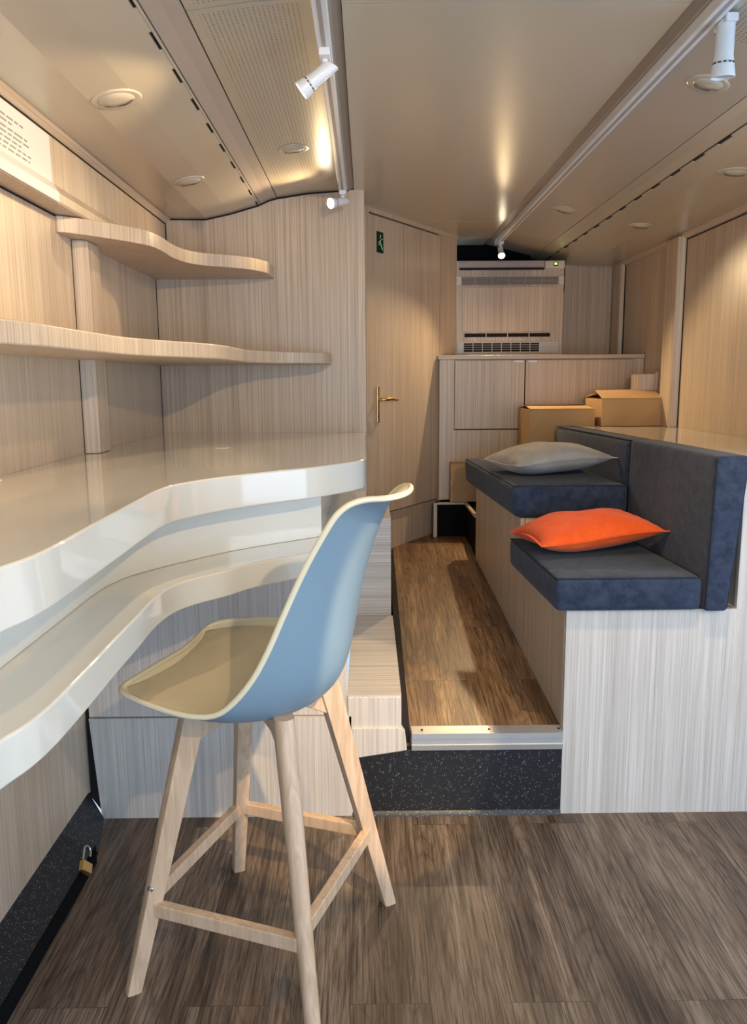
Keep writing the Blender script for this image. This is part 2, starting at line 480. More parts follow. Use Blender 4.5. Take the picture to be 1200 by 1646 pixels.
# printed vinyl text panel on the upper wall, wrapping over the flared foot
pv = empty('printed_poster', (-.89, 1.9, 1.96), 'white printed panel with lines of small grey text at top of left wall', 'poster')
bm = prism([(-.8735, 1.958), (-.8722, 1.962), (-.8722, 1.986), (-.8885, 2.0125), (-.8895, 2.139), (-.8905, 2.139), (-.8898, 2.012), (-.8735, 1.985)], 'y', .9, 2.40)
obj('sheet', bm, 'paper', pv)
txt = bmesh.new()
for r in range(9):
    z = 2.100 - r * .0125 + (.003 if r < 2 else 0)
    x = -.8880 - .0006
    if z < 2.014: break
    yy = 1.35; end = 2.20 + [.02, -.05, .04, .05, 0, .06, .05, -.1, 0][r]
    while yy < end:
        L = random.choice((.02, .035, .05, .028))
        box(x - .0008, x + .0004, yy, min(yy + L, end), z, z + .0042, txt); yy += L + .010
obj('text_lines', txt, 'ink', pv)

# low black kick box along the left wall (sloped speckled top, black face)
kick = obj('baseboard_left', prism([(XW - .02, .10), (XW + .002, .095), (-.842, .055), (-.842, .0), (XW - .02, .0)], 'y', Y0, 2.25), 'speck', kind='structure')
obj('end_flap', hexa([(XW, 2.25, 0), (-.842, 2.25, 0), (-.90, 2.5, 0), (XW, 2.5, 0)], [(XW, 2.25, .095), (-.842, 2.25, .003), (-.90, 2.5, .003), (XW, 2.5, .095)]), 'speck', kick)
obj('black_face', box(-.842, -.8395, Y0, 2.25, .0, .057), 'black', kick)

# bulkhead
XR = -.006
poly = [(XW, 1.128), (XR, 1.128), (XR, 2.285), (-.075, 2.283), (-.25, 2.272), (-.392, 2.251), (-.43, 2.241), (-.475, 2.221), (-.60, 2.187), (-.71, 2.164), (-.888, 2.164), (-.888, 1.95), (XW, 1.95)]
wb = obj('wall_bulkhead', prism(poly, 'y', BULK, BULK + .03), 'oak', kind='structure')
obj('return_panel', box(XR - .03, XR, BULK + .03, 4.06, .3, 2.285), 'oak', wb)
obj('lower_panel', box(-.40, XR, BULK, BULK + .03, .25, 1.126), 'oak', wb)
gb = bmesh.new()
tp = [(-.888, 2.166), (-.71, 2.164), (-.60, 2.187), (-.475, 2.221), (-.43, 2.241), (-.392, 2.251), (-.25, 2.272), (-.075, 2.283)]
for (a, za), (c, zc) in zip(tp, tp[1:]):
    hexa([(a, BULK - .003, za - .006), (c, BULK - .003, zc - .006), (c, BULK, zc - .006), (a, BULK, za - .006)], [(a, BULK - .003, za), (c, BULK - .003, zc), (c, BULK, zc), (a, BULK, za)], gb)
obj('shadow_gap', gb, 'groove', wb)

# angled door wall
D0 = Vector((XR, 4.043, 0)); D1 = Vector((.535, 4.895, 0)); DL = (D1 - D0).length; dd = (D1 - D0) / DL
dn = Vector((dd.y, -dd.x, 0))      # towards the aisle/camera


def dbox(s0, s1, z0, z1, n0, n1, bm=None):
    a, b = D0 + dd * s0, D0 + dd * s1
    lo = [a + dn * n0, b + dn * n0, b + dn * n1, a + dn * n1]
    return hexa([(p.x, p.y, z0) for p in lo], [(p.x, p.y, z1) for p in lo], bm)


door = empty('door_1', (D0.x, D0.y, .55), kind='structure')
door['label'] = 'pale oak door with brass lever handle set in the slanting wall'
obj('wall_panel', dbox(.802, DL, .3, 2.272, -.02, .0), 'oak', door)
obj('frame', dbox(0, .030, .3, 2.285, -.03, .006), 'oak', door)
obj('frame', dbox(.030, DL, 2.262, 2.30, -.03, .006), 'oak', door)
obj('shadow_gap', dbox(.030, .800, .3, 2.262, -.04, -.022), 'groove', door)
leaf = obj('door_leaf', dbox(.038, .797, .758, 2.255, -.018, -.001), 'oak', door)
obj('threshold_panel', dbox(.03, .80, .3, .750, -.028, -.012), 'oak', door)
hd = obj('handle_plate', dbox(.098, .120, 1.235, 1.425, -.001, .007), 'brass', door, bevel=.004)
p0 = D0 + dd * .109
b3 = tube([tuple(p0 + Vector((0, 0, 1.355)) + dn * .006), tuple(p0 + Vector((0, 0, 1.355)) + dn * .035), tuple(p0 + Vector((0, 0, 1.355)) + dn * .045 + dd * .02), tuple(p0 + Vector((0, 0, 1.357)) + dn * .045 + dd * .06), tuple(p0 + Vector((0, 0, 1.350)) + dn * .045 + dd * .13)], [.009, .008, .009, .009, .006], 10)
obj('lever', b3, 'brass', hd, 60)
obj('keyhole', dbox(.106, .112, 1.262, 1.278, .0065, .0078), 'groove', hd)
for zh in (1.30, 1.93):
    obj('hinge', dbox(.796, .804, zh, zh + .05, -.004, .003), 'vent', door)
sg = empty('exit_sign', tuple(D0 + dd * .1 + dn * .002 + Vector((0, 0, 2.08))), 'small dark green sign with white running figure on the door', 'sign')
obj('sign_plate', dbox(.110, .170, 2.082, 2.182, .0, .003), 'green', sg)
fig = bmesh.new()


def limb(a, b_, wd):
    A = D0 + dd * a[0] + dn * .0038 + Vector((0, 0, a[1])); B = D0 + dd * b_[0] + dn * .0038 + Vector((0, 0, b_[1]))
    tube([tuple(A), tuple(B)], wd, 6, fig)


limb((.140, 2.140), (.138, 2.125), .0022); limb((.138, 2.150), (.142, 2.168), .0022); limb((.140, 2.140), (.120, 2.128), .0018)
limb((.138, 2.130), (.160, 2.098), .0026); limb((.140, 2.142), (.160, 2.150), .0018); limb((.138, 2.128), (.124, 2.118), .002)
obj('running_figure', fig, 'signwhite', sg)

# back wall and right wall
wk = obj('wall_back', box(.40, 1.66, 5.30, 5.34, .2, 2.3), 'oak', kind='structure')
obj('void_shade_board', box(.42, 1.27, 5.285, 5.30, 2.0, 2.3), 'black', wk)  # black board painted in for the shaded void above the air conditioner
XRW = 1.60
wr = obj('wall_right', box(XRW, XRW + .04, 2.3, 5.34, .0, 2.165), 'oak', kind='structure')
obj('cornice', prism([(1.571, 2.162), (1.592, 2.140), (1.60, 2.138), (1.60, 2.165), (1.575, 2.165)], 'y', 2.3, 5.3), 'oak_y', wr)
obj('shadow_gap', box(1.5985, 1.5998, 2.3, 4.13, 2.130, 2.136), 'groove', wr)
obj('post', prism([(1.5995, 4.14), (1.565, 4.15), (1.560, 4.16), (1.560, 4.30), (1.57, 4.33), (1.5995, 4.335)], 'z', 1.2, 2.15), 'oak', wr, bevel=.003)
obj('shadow_gap', box(1.598, 1.5998, 4.130, 4.138, 1.2, 2.138), 'groove', wr)
obj('post', prism([(1.5995, 5.10), (1.575, 5.11), (1.57, 5.13), (1.57, 5.25), (1.5995, 5.26)], 'z', 1.58, 2.15), 'oak', wr, bevel=.002)
obj('shadow_gap', box(1.597, 1.5998, 5.085, 5.10, 1.58, 2.138), 'groove', wr)
obj('shadow_gap', box(1.588, 1.597, 5.294, 5.2995, 1.58, 2.15), 'groove', wk)
# skirting trunking box on the right wall
tkb = obj('trim_5', prism([(1.50, 4.42), (1.598, 4.42), (1.598, 4.54), (1.50, 4.54), (1.474, 4.52), (1.466, 4.48), (1.474, 4.44)], 'z', 1.372, 1.474), 'oak', None, 50, kind='structure')
obj('trunking_box', box(1.50, 1.598, 4.43, 4.54, 1.33, 1.368), 'oak', tkb)
obj('trunking_cap', box(1.572, 1.598, 4.405, 4.42, 1.365, 1.486), 'oak', tkb, bevel=.004)

# riser of the platform, nosing and the left lower panels
ri = obj('trim_1', box(-.06, .640, Y_STEP, Y_STEP + .02, 0, .238), 'speck', kind='structure')
obj('cove', prism([(Y_STEP - .010, 0), (Y_STEP - .007, .008), (Y_STEP, .016), (Y_STEP, 0)], 'x', -.06, .640), 'speck', ri, 60)
ns = empty('trim_2', (.38, 2.49, .25), kind='structure')
ns['label'] = 'aluminium nosing strip along the front edge of the raised aisle floor'
obj('nosing', prism([(Y_STEP - .012, .238), (Y_STEP - .014, .256), (Y_STEP - .010, .258), (Y_STEP - .010, .276), (Y_STEP - .014, .278), (Y_STEP - .014, .297), (Y_STEP + .03, .305), (Y_STEP + .03, .299), (Y_STEP, .297), (Y_STEP, .238)], 'x', .137, .638), 'alu', ns)
for x in (.172, .396, .628):
    obj('screw', lathe([(.0, .3035), (.004, .3035), (.004, .301)], 12, mat=Matrix.Translation((x, Y_STEP + .008, 0))), 'groove', ns)
# platform behind the bench and in front of the cupboard
obj('floor_platform', prism([(.40, 4.585), (.562, 4.585), (.562, 4.13), (1.598, 4.13), (1.598, 5.29), (.40, 5.29)], 'z', .3, .738), 'black', kind='structure')
obj('trim_3', prism([(.40, 4.580), (.557, 4.580), (.557, 4.125), (.575, 4.125), (.575, 4.60), (.40, 4.60)], 'z', .738, .7495), 'oak', kind='structure')
obj('trim_4', box(.378, .398, 4.56, 4.59, .5, .75), 'oak', kind='structure')

# ================================================================== COUNTER UNIT (left)
ctr = empty('wave_counter', (-.5, 2.0, .9), 'wavy two-level cream gloss counter running along the left wall', 'counter')
upo = [(-.50, .85), (-.480, 1.00), (-.465, 1.07), (-.460, 1.15), (-.461, 1.25), (-.463, 1.37), (-.464, 1.50), (-.466, 1.64), (-.464, 1.76), (-.445, 1.86), (-.375, 1.98), (-.267, 2.10), (-.153, 2.205), (-.078, 2.297)]
e = catmull([(-.60, .55), (-.54, .7)] + upo, 5)
arc = [(-.045, 2.345), (-.018, 2.395), (-.007, 2.44)]
outline = [(XW, .45), (-.70, .45)] + e + arc + [(-.007, BULK), (XW, BULK)]
obj('upper_worktop', prism(outline, 'z', 1.128, 1.215), 'lacquer', ctr, 35, bevel=.004)
fo = catmull([(-.72, .55), (-.64, .85), (-.612, 1.10), (-.610, 1.35), (-.611, 1.60), (-.609, 1.76), (-.592, 1.86), (-.560, 1.935), (-.475, 2.06), (-.36, 2.20), (-.142, 2.385)], 5)
obj('fascia', prism([(XW, .45)] + fo + [(-.142, 2.46), (-.142, BULK), (XW, BULK)], 'z', .986, 1.127), 'lacquer', ctr, 35)
loo = [(-.50, .93), (-.486, 1.00), (-.473, 1.05), (-.466, 1.12), (-.465, 1.25), (-.467, 1.40), (-.467, 1.55), (-.468, 1.70), (-.452, 1.81), (-.415, 1.88), (-.355, 1.95), (-.29, 2.04), (-.16, 2.15), (-.07, 2.225)]
e = catmull([(-.62, .55), (-.55, .75)] + loo, 5)
obj('lower_worktop', prism([(XW, .45)] + e + [(-.035, 2.26), (-.012, 2.31), (-.006, 2.37), (-.006, 3.38), (XW, 3.38)], 'z', .918, .985), 'lacquer', ctr, 35, bevel=.004)
obj('cable_grommet', lathe([(0, .001), (.030, .001), (.032, 0), (.032, -.002)], 28, mat=Matrix.Translation((-.53, 2.9, 1.2155))), 'lacquer', ctr)
obj('socket_cap', box(-.93, -.885, 1.88, 1.93, 1.2152, 1.222), 'lacquer', ctr, bevel=.003)

# oak base cupboard beneath the counter, with steps beside the aisle
base = empty('base_unit', (-.4, 2.6, 0), 'daylight-tinted oak base unit with stepped blocks beneath the gloss counter', 'cabinet')
obj('front_panel', hexa([(-.905, 2.5, 0), (-.062, 2.5, 0), (-.062, 2.53, 0), (-.905, 2.53, 0)], [(-.928, 2.5, .355), (-.062, 2.5, .355), (-.062, 2.53, .355), (-.928, 2.53, .355)]), 'oak_daylit', base)
obj('upper_front_panel', box(-.928, -.075, 2.507, 2.53, .359, .916), 'oak_daylit', base)
obj('step_block', box(-.075, .104, 2.5, 3.42, .24, .424), ['oak_daylit'], base, bevel=.006)
obj('step_top', box(-.074, .104, 2.502, 3.41, .4235, .4265), 'oak_daylit_x', base)
obj('step_foot', prism([(-.062, .208), (.122, .236), (.116, .300), (.104, .318), (-.062, .318)], 'y', 2.492, 2.52), 'oak_daylit', base, bevel=.004)
obj('riser_block', box(-.075, .098, 3.42, 3.715, .24, .86), 'oak_daylit_x', base, bevel=.004)
obj('riser_block', box(-.003, .098, 3.716, 4.03, .24, .86), 'oak_daylit_x', base)
obj('black_gap_panel', hexa([(-.960, 2.52, .09), (-.90, 2.52, .0), (-.90, 2.54, .0), (-.960, 2.54, .09)], [(-.960, 2.52, .92), (-.925, 2.52, .92), (-.925, 2.54, .92), (-.960, 2.54, .92)]), 'groove', base)
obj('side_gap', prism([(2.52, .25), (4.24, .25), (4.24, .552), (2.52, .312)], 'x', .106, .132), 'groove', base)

# ================================================================== SHELVES
us = catmull([(XW, 2.552), (-.93, 2.556), (-.88, 2.60), (-.825, 2.665), (-.77, 2.74), (-.73, 2.82), (-.716, 2.92), (-.714, 3.08), (-.69, 3.21), (-.635, 3.29), (-.55, 3.345), (-.47, 3.42), (-.418, 3.525)], 5)
s1 = tag(obj('wall_shelf', prism(us + [(-.414, BULK), (XW, BULK)], 'z', 1.905, 1.953), 'oak', None, 40, bevel=.002),
         'short wavy oak shelf high in the corner under the ceiling', 'shelf', 'wavy shelves')
ms = catmull([(XW, 1.30), (-.86, 1.32), (-.76, 1.40), (-.70, 1.50), (-.667, 1.66), (-.662, 1.83), (-.658, 2.02), (-.645, 2.22), (-.592, 2.38), (-.515, 2.57), (-.478, 2.74), (-.466, 3.0), (-.455, 3.17), (-.385, 3.33), (-.24, 3.43), (-.182, 3.48)], 5)
s2 = tag(obj('wall_shelf', prism(ms + [(-.165, 3.52), (-.160, 3.60), (-.160, BULK), (XW, BULK)], 'z', 1.524, 1.571), 'oak', None, 40, bevel=.004),
         'long wavy oak shelf midway between the counter and the top shelf', 'shelf', 'wavy shelves')

# ================================================================== BENCH
def sk(y, x=0.0):       # the bench runs slightly askew
    return x - .047 * (y - 2.5)


bench = empty('bench_base', (.9, 2.6, 0), 'pale oak bench base, daylight-tinted at the end panel, stepping up beside the aisle', 'bench')
obj('end_panel', prism([(.640, .0), (1.598, .0), (1.598, 1.168), (1.192, 1.168), (1.192, .711), (.640, .711)], 'y', 2.5, 2.522), 'oak_daylit', bench)
sp = bmesh.new()
x0 = .640
P1 = [(2.522, .0), (3.15, .0), (3.15, .711), (2.522, .711)]
P2 = [(3.15, .0), (4.125, .0), (4.125, .903), (3.15, .903)]
for P_ in (P1, P2):
    lo = [(sk(y, x0), y, z) for y, z in P_]; hi = [(sk(y, x0) + .018, y, z) for y, z in P_]
    hexa(lo, hi, sp)
obj('side_panel', sp, 'oak', bench)
obj('seat_board', hexa([(sk(2.522, .66), 2.522, .69), (sk(2.522, 1.19), 2.522, .69), (sk(3.15, 1.19), 3.15, .69), (sk(3.15, .66), 3.15, .69)], [(sk(2.522, .66), 2.522, .711), (sk(2.522, 1.19), 2.522, .711), (sk(3.15, 1.19), 3.15, .711), (sk(3.15, .66), 3.15, .711)]), 'oak', bench)
obj('seat_board', hexa([(sk(3.15, .66), 3.15, .88), (sk(3.15, 1.19), 3.15, .88), (sk(4.125, 1.19), 4.125, .88), (sk(4.125, .66), 4.125, .88)], [(sk(3.15, .66), 3.15, .903), (sk(3.15, 1.19), 3.15, .903), (sk(4.125, 1.19), 4.125, .903), (sk(4.125, .66), 4.125, .903)]), 'oak', bench)
obj('riser_panel', box(sk(3.15, .658), 1.15, 3.15, 3.165, .711, .88), 'lacquer', bench)
obj('partition', hexa([(sk(2.522, 1.196), 2.522, .711), (sk(2.522, 1.212), 2.522, .711), (sk(4.29, 1.212), 4.29, .751), (sk(4.29, 1.196), 4.29, .751)],
                      [(sk(2.522, 1.196), 2.522, 1.168), (sk(2.522, 1.212), 2.522, 1.168), (sk(4.29, 1.212), 4.29, 1.168), (sk(4.29, 1.196), 4.29, 1.168)]), 'oak', bench)
tb = tag(obj('side_worktop', prism([(1.196, 2.505), (1.598, 2.505), (1.598, 4.66), (1.235, 4.66), (1.235, 4.28), (1.115, 4.28)], 'z', 1.169, 1.20), 'lacquer', None, bevel=.004),
         'cream gloss worktop behind the bench backrests along the right wall', 'worktop')


def cushion(name, base4, h4, label, cat, bev=.022, group=None, mat='navy', seam=True, puff=.006):
    """slab cushion from 4 base points and 4 top points, rounded, with subdivided puffed faces"""
    bm = hexa(base4, h4)
    bmesh.ops.bevel(bm, geom=list(bm.edges), offset=bev, segments=4, affect='EDGES', profile=.6)
    o = obj(name, bm, mat, None, 60)
    s = o.modifiers.new('sub', 'SUBSURF'); s.levels = 1; s.render_levels = 1
    tag(o, label, cat, group)
    return o


def piping(name, loop, parent, r=.0024, mat='piping'):
    L = [Vector(p) for p in loop] + [Vector(loop[0])]
    bm = bmesh.new()
    tube(L, r, 6, bm, False)
    return obj(name, bm, mat, parent, 60)


def quad(y0, y1, xa, xb, z, tilt=0):
    return [(sk(y0, xa), y0, z), (sk(y0, xb), y0, z), (sk(y1, xb), y1, z), (sk(y1, xa), y1, z)]


def inset(q, d):
    c = sum((Vector(p) for p in q), Vector()) / 4
    out = []
    for p in q:
        v = Vector(p); e_ = (c - v); out.append(tuple(v + Vector((math.copysign(d, e_.x), math.copysign(d, e_.y), 0))))
    return out


c1 = cushion('seat_cushion', quad(2.47, 3.14, .596, 1.066, .712), quad(2.47, 3.14, .592, 1.066, .826), 'slate blue suede seat cushion under the orange pillow', 'cushion', .026, 'bench seat cushions')
piping('seam', inset(quad(2.47, 3.14, .592, 1.066, .8215), .006), c1)
c2 = cushion('seat_cushion', quad(3.125, 4.27, .606, 1.062, .905), quad(3.125, 4.27, .596, 1.062, 1.040), 'slate blue suede seat cushion under the pale grey pillow', 'cushion', .036, 'bench seat cushions')
piping('seam', inset(quad(3.125, 4.27, .598, 1.062, 1.032), .010), c2)
b1 = cushion('back_cushion', [(1.072, 2.462, .712), (1.146, 2.462, .712), (sk(3.19, 1.146), 3.19, .712), (sk(3.19, 1.072), 3.19, .712)],
             [(1.082, 2.462, 1.212), (1.190, 2.462, 1.212), (sk(3.19, 1.190), 3.19, 1.212), (sk(3.19, 1.082), 3.19, 1.212)],
             'slate blue suede back cushion nearest the camera, behind the orange pillow', 'cushion', .016, 'bench back cushions')
b2 = cushion('back_cushion', [(sk(3.195, 1.074), 3.195, .907), (sk(3.195, 1.146), 3.195, .907), (sk(4.26, 1.146), 4.26, .907), (sk(4.26, 1.074), 4.26, .907)],
             [(sk(3.195, 1.082), 3.195, 1.212), (sk(3.195, 1.186), 3.195, 1.212), (sk(4.26, 1.186), 4.26, 1.205), (sk(4.26, 1.082), 4.26, 1.205)],
             'slate blue suede back cushion farther along, behind the pale grey pillow', 'cushion', .032, 'bench back cushions')
for cc, ya, yb in ((b1, 2.462, 3.19), (b2, 3.195, 4.26)):
    piping('seam', [(sk(ya, 1.084) + .005, ya + .005, 1.206), (sk(yb, 1.084) + .005, yb - .006, 1.203), (sk(yb, 1.188) - .006, yb - .006, 1.203), (sk(ya, 1.188) - .006, ya + .005, 1.206)], cc)
piping('seam', [(1.0845, 2.467, 1.20), (1.075, 2.467, .722), (1.142, 2.467, .722), (1.184, 2.467, 1.20)], b1, .0028)


def pillow(name, cx, cy, cz, sx, sy, h, rz, tilt_y, tilt_x, mat, label):
    """scatter cushion: two domed faces joined at a flanged seam with pointed corners"""
    n = 30; top = {}; bot = {}
    bm = bmesh.new()
    Mx = Matrix.Translation((cx, cy, cz)) @ Matrix.Rotation(rz, 4, 'Z') @ Matrix.Rotation(tilt_y, 4, 'Y') @ Matrix.Rotation(tilt_x, 4, 'X')
    rnd = random.Random(int(cx * 1000))
    ph = [rnd.uniform(0, 6) for _ in range(6)]
    for i in range(n + 1):
        for j in range(n + 1):
            u, v = 2 * i / n - 1, 2 * j / n - 1
            pin = 1 - .085 * (1 - u * u) ** 1.0 * abs(v) ** 3 ; pin2 = 1 - .085 * (1 - v * v) * abs(u) ** 3
            x, y_ = u * sx / 2 * pin2, v * sy / 2 * pin
            d = max(0., (1 - abs(u) ** 2.4)) ** .55 * max(0., (1 - abs(v) ** 2.4)) ** .55
            wr_ = .006 * math.sin(5 * u + ph[0]) * math.sin(4 * v + ph[1]) + .003 * math.sin(11 * u + 7 * v + ph[2])
            wr_ += .004 * math.sin(26 * (u * .7 - v) + ph[3]) * (max(abs(u), abs(v)) ** 4)
            edge = i in (0, n) or j in (0, n)
            sag = .006 * math.sin(3 * u + ph[4]) * abs(v) + .006 * math.sin(3.3 * v + ph[5]) * abs(u)
            if edge:
                t = bm.verts.new(Mx @ Vector((x, y_, sag))); top[i, j] = bot[i, j] = t
            else:
                top[i, j] = bm.verts.new(Mx @ Vector((x, y_, sag + h * d + wr_ * d)))
                bot[i, j] = bm.verts.new(Mx @ Vector((x, y_, sag - h * .85 * d)))
    for i in range(n):
        for j in range(n):
            bm.faces.new((top[i, j], top[i + 1, j], top[i + 1, j + 1], top[i, j + 1]))
            bm.faces.new((bot[i, j], bot[i, j + 1], bot[i + 1, j + 1], bot[i + 1, j]))
    ring = [(i, 0) for i in range(n)] + [(n, j) for j in range(n)] + [(i, n) for i in range(n, 0, -1)] + [(0, j) for j in range(n, 0, -1)]
    loop = [top[r].co.copy() for r in ring]
    o = obj(name, bm, mat, None, 70)
    tag(o, label, 'pillow', 'scatter pillows on the bench')
    c = Vector((cx, cy, cz)); fl_ = bmesh.new(); N = len(loop)
    vs = []
    for p in loop:
        dirv = (p - c); dirv.z = 0; q = p + dirv.normalized() * .011
        vs.append([fl_.verts.new(p + Vector((0, 0, .0018)) - dirv.normalized() * .004), fl_.verts.new(q + Vector((0, 0, .0014))), fl_.verts.new(q - Vector((0, 0, .0014))), fl_.verts.new(p - Vector((0, 0, .0018)) - dirv.normalized() * .004)])
    for k in range(N):
        a, b = vs[k], vs[(k + 1) % N]
        for m_ in range(4):
            fl_.faces.new((a[m_], b[m_], b[(m_ + 1) % 4], a[(m_ + 1) % 4]))
    obj('seam', fl_, mat, o, 60)
    return o


pillow('pillow', .803, 2.925, .893, .462, .39, .072, math.radians(8), math.radians(-4.5), math.radians(-3), 'orange', 'bright orange suede pillow lying on the nearer bench seat')
pillow('pillow', .780, 3.50, 1.106, .435, .45, .070, math.radians(11), math.radians(-3), math.radians(-2), 'linen', 'pale grey suede pillow lying on the farther bench seat')

# ================================================================== BACK CUPBOARD AND AIR CONDITIONER
CY = 4.68
cup = empty('back_cupboard', (1.0, CY, .75), 'low pale oak cupboard with two doors across the back of the aisle', 'cupboard')
obj('body', box(.418, 1.597, CY + .018, 5.28, .752, 1.566), 'oak', cup)
obj('stile', box(.418, .503, CY, CY + .018, .752, 1.566), 'oak', cup)
obj('stile', box(1.532, 1.597, CY, CY + .018, .752, 1.566), 'oak', cup)
obj('plinth_panel', box(.503, 1.532, CY, CY + .018, .752, 1.162), 'oak', cup)
obj('countertop', box(.408, 1.598, CY - .012, 5.285, 1.567, 1.590), 'oak_x', cup, bevel=.002)
for xa, xb, hx in ((.507, .908, .845), (.914, 1.529, .925)):
    dr = obj('door', box(xa, xb, CY - .006, CY + .017, 1.168, 1.560), 'oak', cup, bevel=.0015)
    obj('handle', box(hx, hx + .052, CY - .016, CY - .006, 1.548, 1.560), 'white', dr, bevel=.002)
obj('door_gap', box(.9085, .9135, CY - .001, CY + .001, 1.166, 1.562), 'groove', cup)
obj('door_gap', box(.504, 1.53, CY - .0012, CY, 1.1625, 1.1675), 'groove', cup)

AY = 4.95
ac = empty('air_conditioner', (.86, AY, 1.59), 'oak panelled air conditioner unit with grilles standing on the back cupboard', 'air conditioner')
obj('housing', box(.537, 1.186, AY, 5.28, 1.592, 2.152), 'oak', ac, bevel=.003)
obj('air_louvre', box(.556, 1.062, AY - .022, AY, 2.108, 2.150), 'vent', ac, bevel=.006)
obj('louvre_lip', box(.556, 1.062, AY - .026, AY - .004, 2.098, 2.107), 'groove', ac)
obj('logo_mark', box(.562, .600, AY - .0235, AY - .021, 2.136, 2.142), 'ink', ac)
pn = obj('control_panel', box(1.066, 1.184, AY - .02, AY, 2.104, 2.148), 'acplastic', ac, bevel=.004)
obj('display', box(1.116, 1.142, AY - .0225, AY - .02, 2.118, 2.140), 'groove', pn)
obj('indicator_light', box(1.121, 1.136, AY - .0235, AY - .0222, 2.124, 2.136), 'led', pn)
# upper grille
gr = obj('upper_grille', box(.553, 1.150, AY - .006, AY, 2.014, 2.058), 'groove', ac)
gb = bmesh.new()
for z in [2.016 + i * .0065 for i in range(7)]:
    box(.553, 1.150, AY - .010, AY - .004, z, z + .0035, gb)
for x in [.553 + i * .0995 for i in range(7)]:
    box(x - .0015, x + .0015, AY - .0115, AY - .006, 2.014, 2.058, gb)
obj('grille_slats', gb, 'vent', gr)
for x in (.538, 1.152):
    obj('end_cap', box(x, x + .032, AY - .014, AY, 2.008, 2.062), 'acplastic', ac, bevel=.004)
obj('front_panel', box(.575, 1.135, AY - .008, AY, 1.738, 2.000), 'oak', ac, bevel=.002)
obj('air_slot', box(.592, 1.110, AY - .003, AY + .001, 1.706, 1.728), 'groove', ac)
for x in (.72, .85, .98):
    obj('slot_divider', box(x, x + .005, AY - .006, AY, 1.706, 1.728), 'acplastic', ac)
lg = obj('lower_grille', box(.548, 1.160, AY - .012, AY, 1.610, 1.676), 'acplastic', ac, bevel=.002)
gb = bmesh.new(); gs = bmesh.new()
box(.585, 1.045, AY - .0135, AY - .0115, 1.618, 1.670, gb)
for i in range(1, 4):
    box(.585, 1.045, AY - .017, AY - .012, 1.617 + i * .0133, 1.6195 + i * .0133, gs)
for i in range(0, 9):
    box(.583 + i * .0575, .5865 + i * .0575, AY - .018, AY - .012, 1.616, 1.672, gs)
obj('grille_opening', gb, 'groove', lg); obj('grille_bars', gs, 'acplastic', lg)
gs = bmesh.new()
for i in range(4):
    box(1.06, 1.152, AY - .0135, AY - .0118, 1.622 + i * .013, 1.6245 + i * .013, gs)
obj('grille_ribs', gs, 'vent', lg)

# ================================================================== CARDBOARD BOXES


def carton(x0, x1, y0, y1, z0, z1, label, rz=0., flaps=(.0, .0), tape=False):
    cx, cy = (x0 + x1) / 2, (y0 + y1) / 2; hx, hy = (x1 - x0) / 2, (y1 - y0) / 2; h = z1 - z0
    r = empty('cardboard_box', (cx, cy, z0), label, 'box', 'cardboard boxes at the back')
    r.rotation_euler = (0, 0, rz); r['_w'] = 1
    t = .005
    bm = box(-hx, hx, -hy, hy, 0, t)
    box(-hx, hx, -hy, -hy + t, t, h, bm); box(-hx, hx, hy - t, hy, t, h, bm)
    box(-hx, -hx + t, -hy + t, hy - t, t, h, bm); box(hx - t, hx, -hy + t, hy - t, t, h, bm)
    obj('box_body', bm, 'card', r)
    fx, fy = flaps

    def flap(a, b_, c, d):
        A, B, C, D = (Vector(p) for p in (a, b_, c, d))
        nn = (B - A).cross(D - A).normalized() * .004
        return hexa([A, B, C, D], [A + nn, B + nn, C + nn, D + nn])
    g_ = .004
    obj('flap', flap((-hx, -hy, h + .001), (hx, -hy, h + .001), (hx - .01, -g_, h + fx), (-hx + .01, -g_, h + fx * .9)), 'card', r)
    obj('flap', flap((hx, hy, h + .001), (-hx, hy, h + .001), (-hx + .01, g_, h + fy * .8), (hx - .01, g_, h + fy)), 'card', r)
    obj('inner_flap', box(-hx + .006, 0, -hy + .008, hy - .008, h - .006, h - .002), 'card_in', r)
    if tape:
        obj('tape', box(-hx * .02 - .02, -hx * .02 + .02, -hy - .0006, -hy, h * .0, h), 'card', r)
    return r


carton(.872, 1.222, 4.315, 4.63, .752, 1.29, 'open cardboard box standing left of the bench end by the cupboard', 0., (.012, .022))
carton(1.245, 1.575, 4.27, 4.62, 1.202, 1.345, 'flat cardboard box with raised flaps on the gloss worktop', 0., (.045, .03))
carton(.478, .640, 4.592, 4.672, .752, .972, 'small brown cardboard box on the black step left of the bench', 0., (.002, .002))

# ================================================================== TRACK LIGHTING


def track(x, y0, y1, z, label):
    r = empty('light_track', (x, y1, z), label, 'light track', 'ceiling light tracks')
    bm = box(x - .017, x + .017, y0, y1, z, z + .028)
    obj('rail', bm, 'white', r, bevel=.002)
    obj('groove', box(x - .005, x + .005, y0, y1 - .04, z - .0008, z), 'vent', r)
    obj('end_cap', box(x - .018, x + .018, y1, y1 + .025, z - .002, z + .03), 'white', r, bevel=.003)
    return r


track(-.097, Y0, 3.60, 2.247, 'white light track along the left side of the flat ceiling panel')
track(.790, Y0, 4.97, 2.250, 'white light track along the right side of the flat ceiling panel')


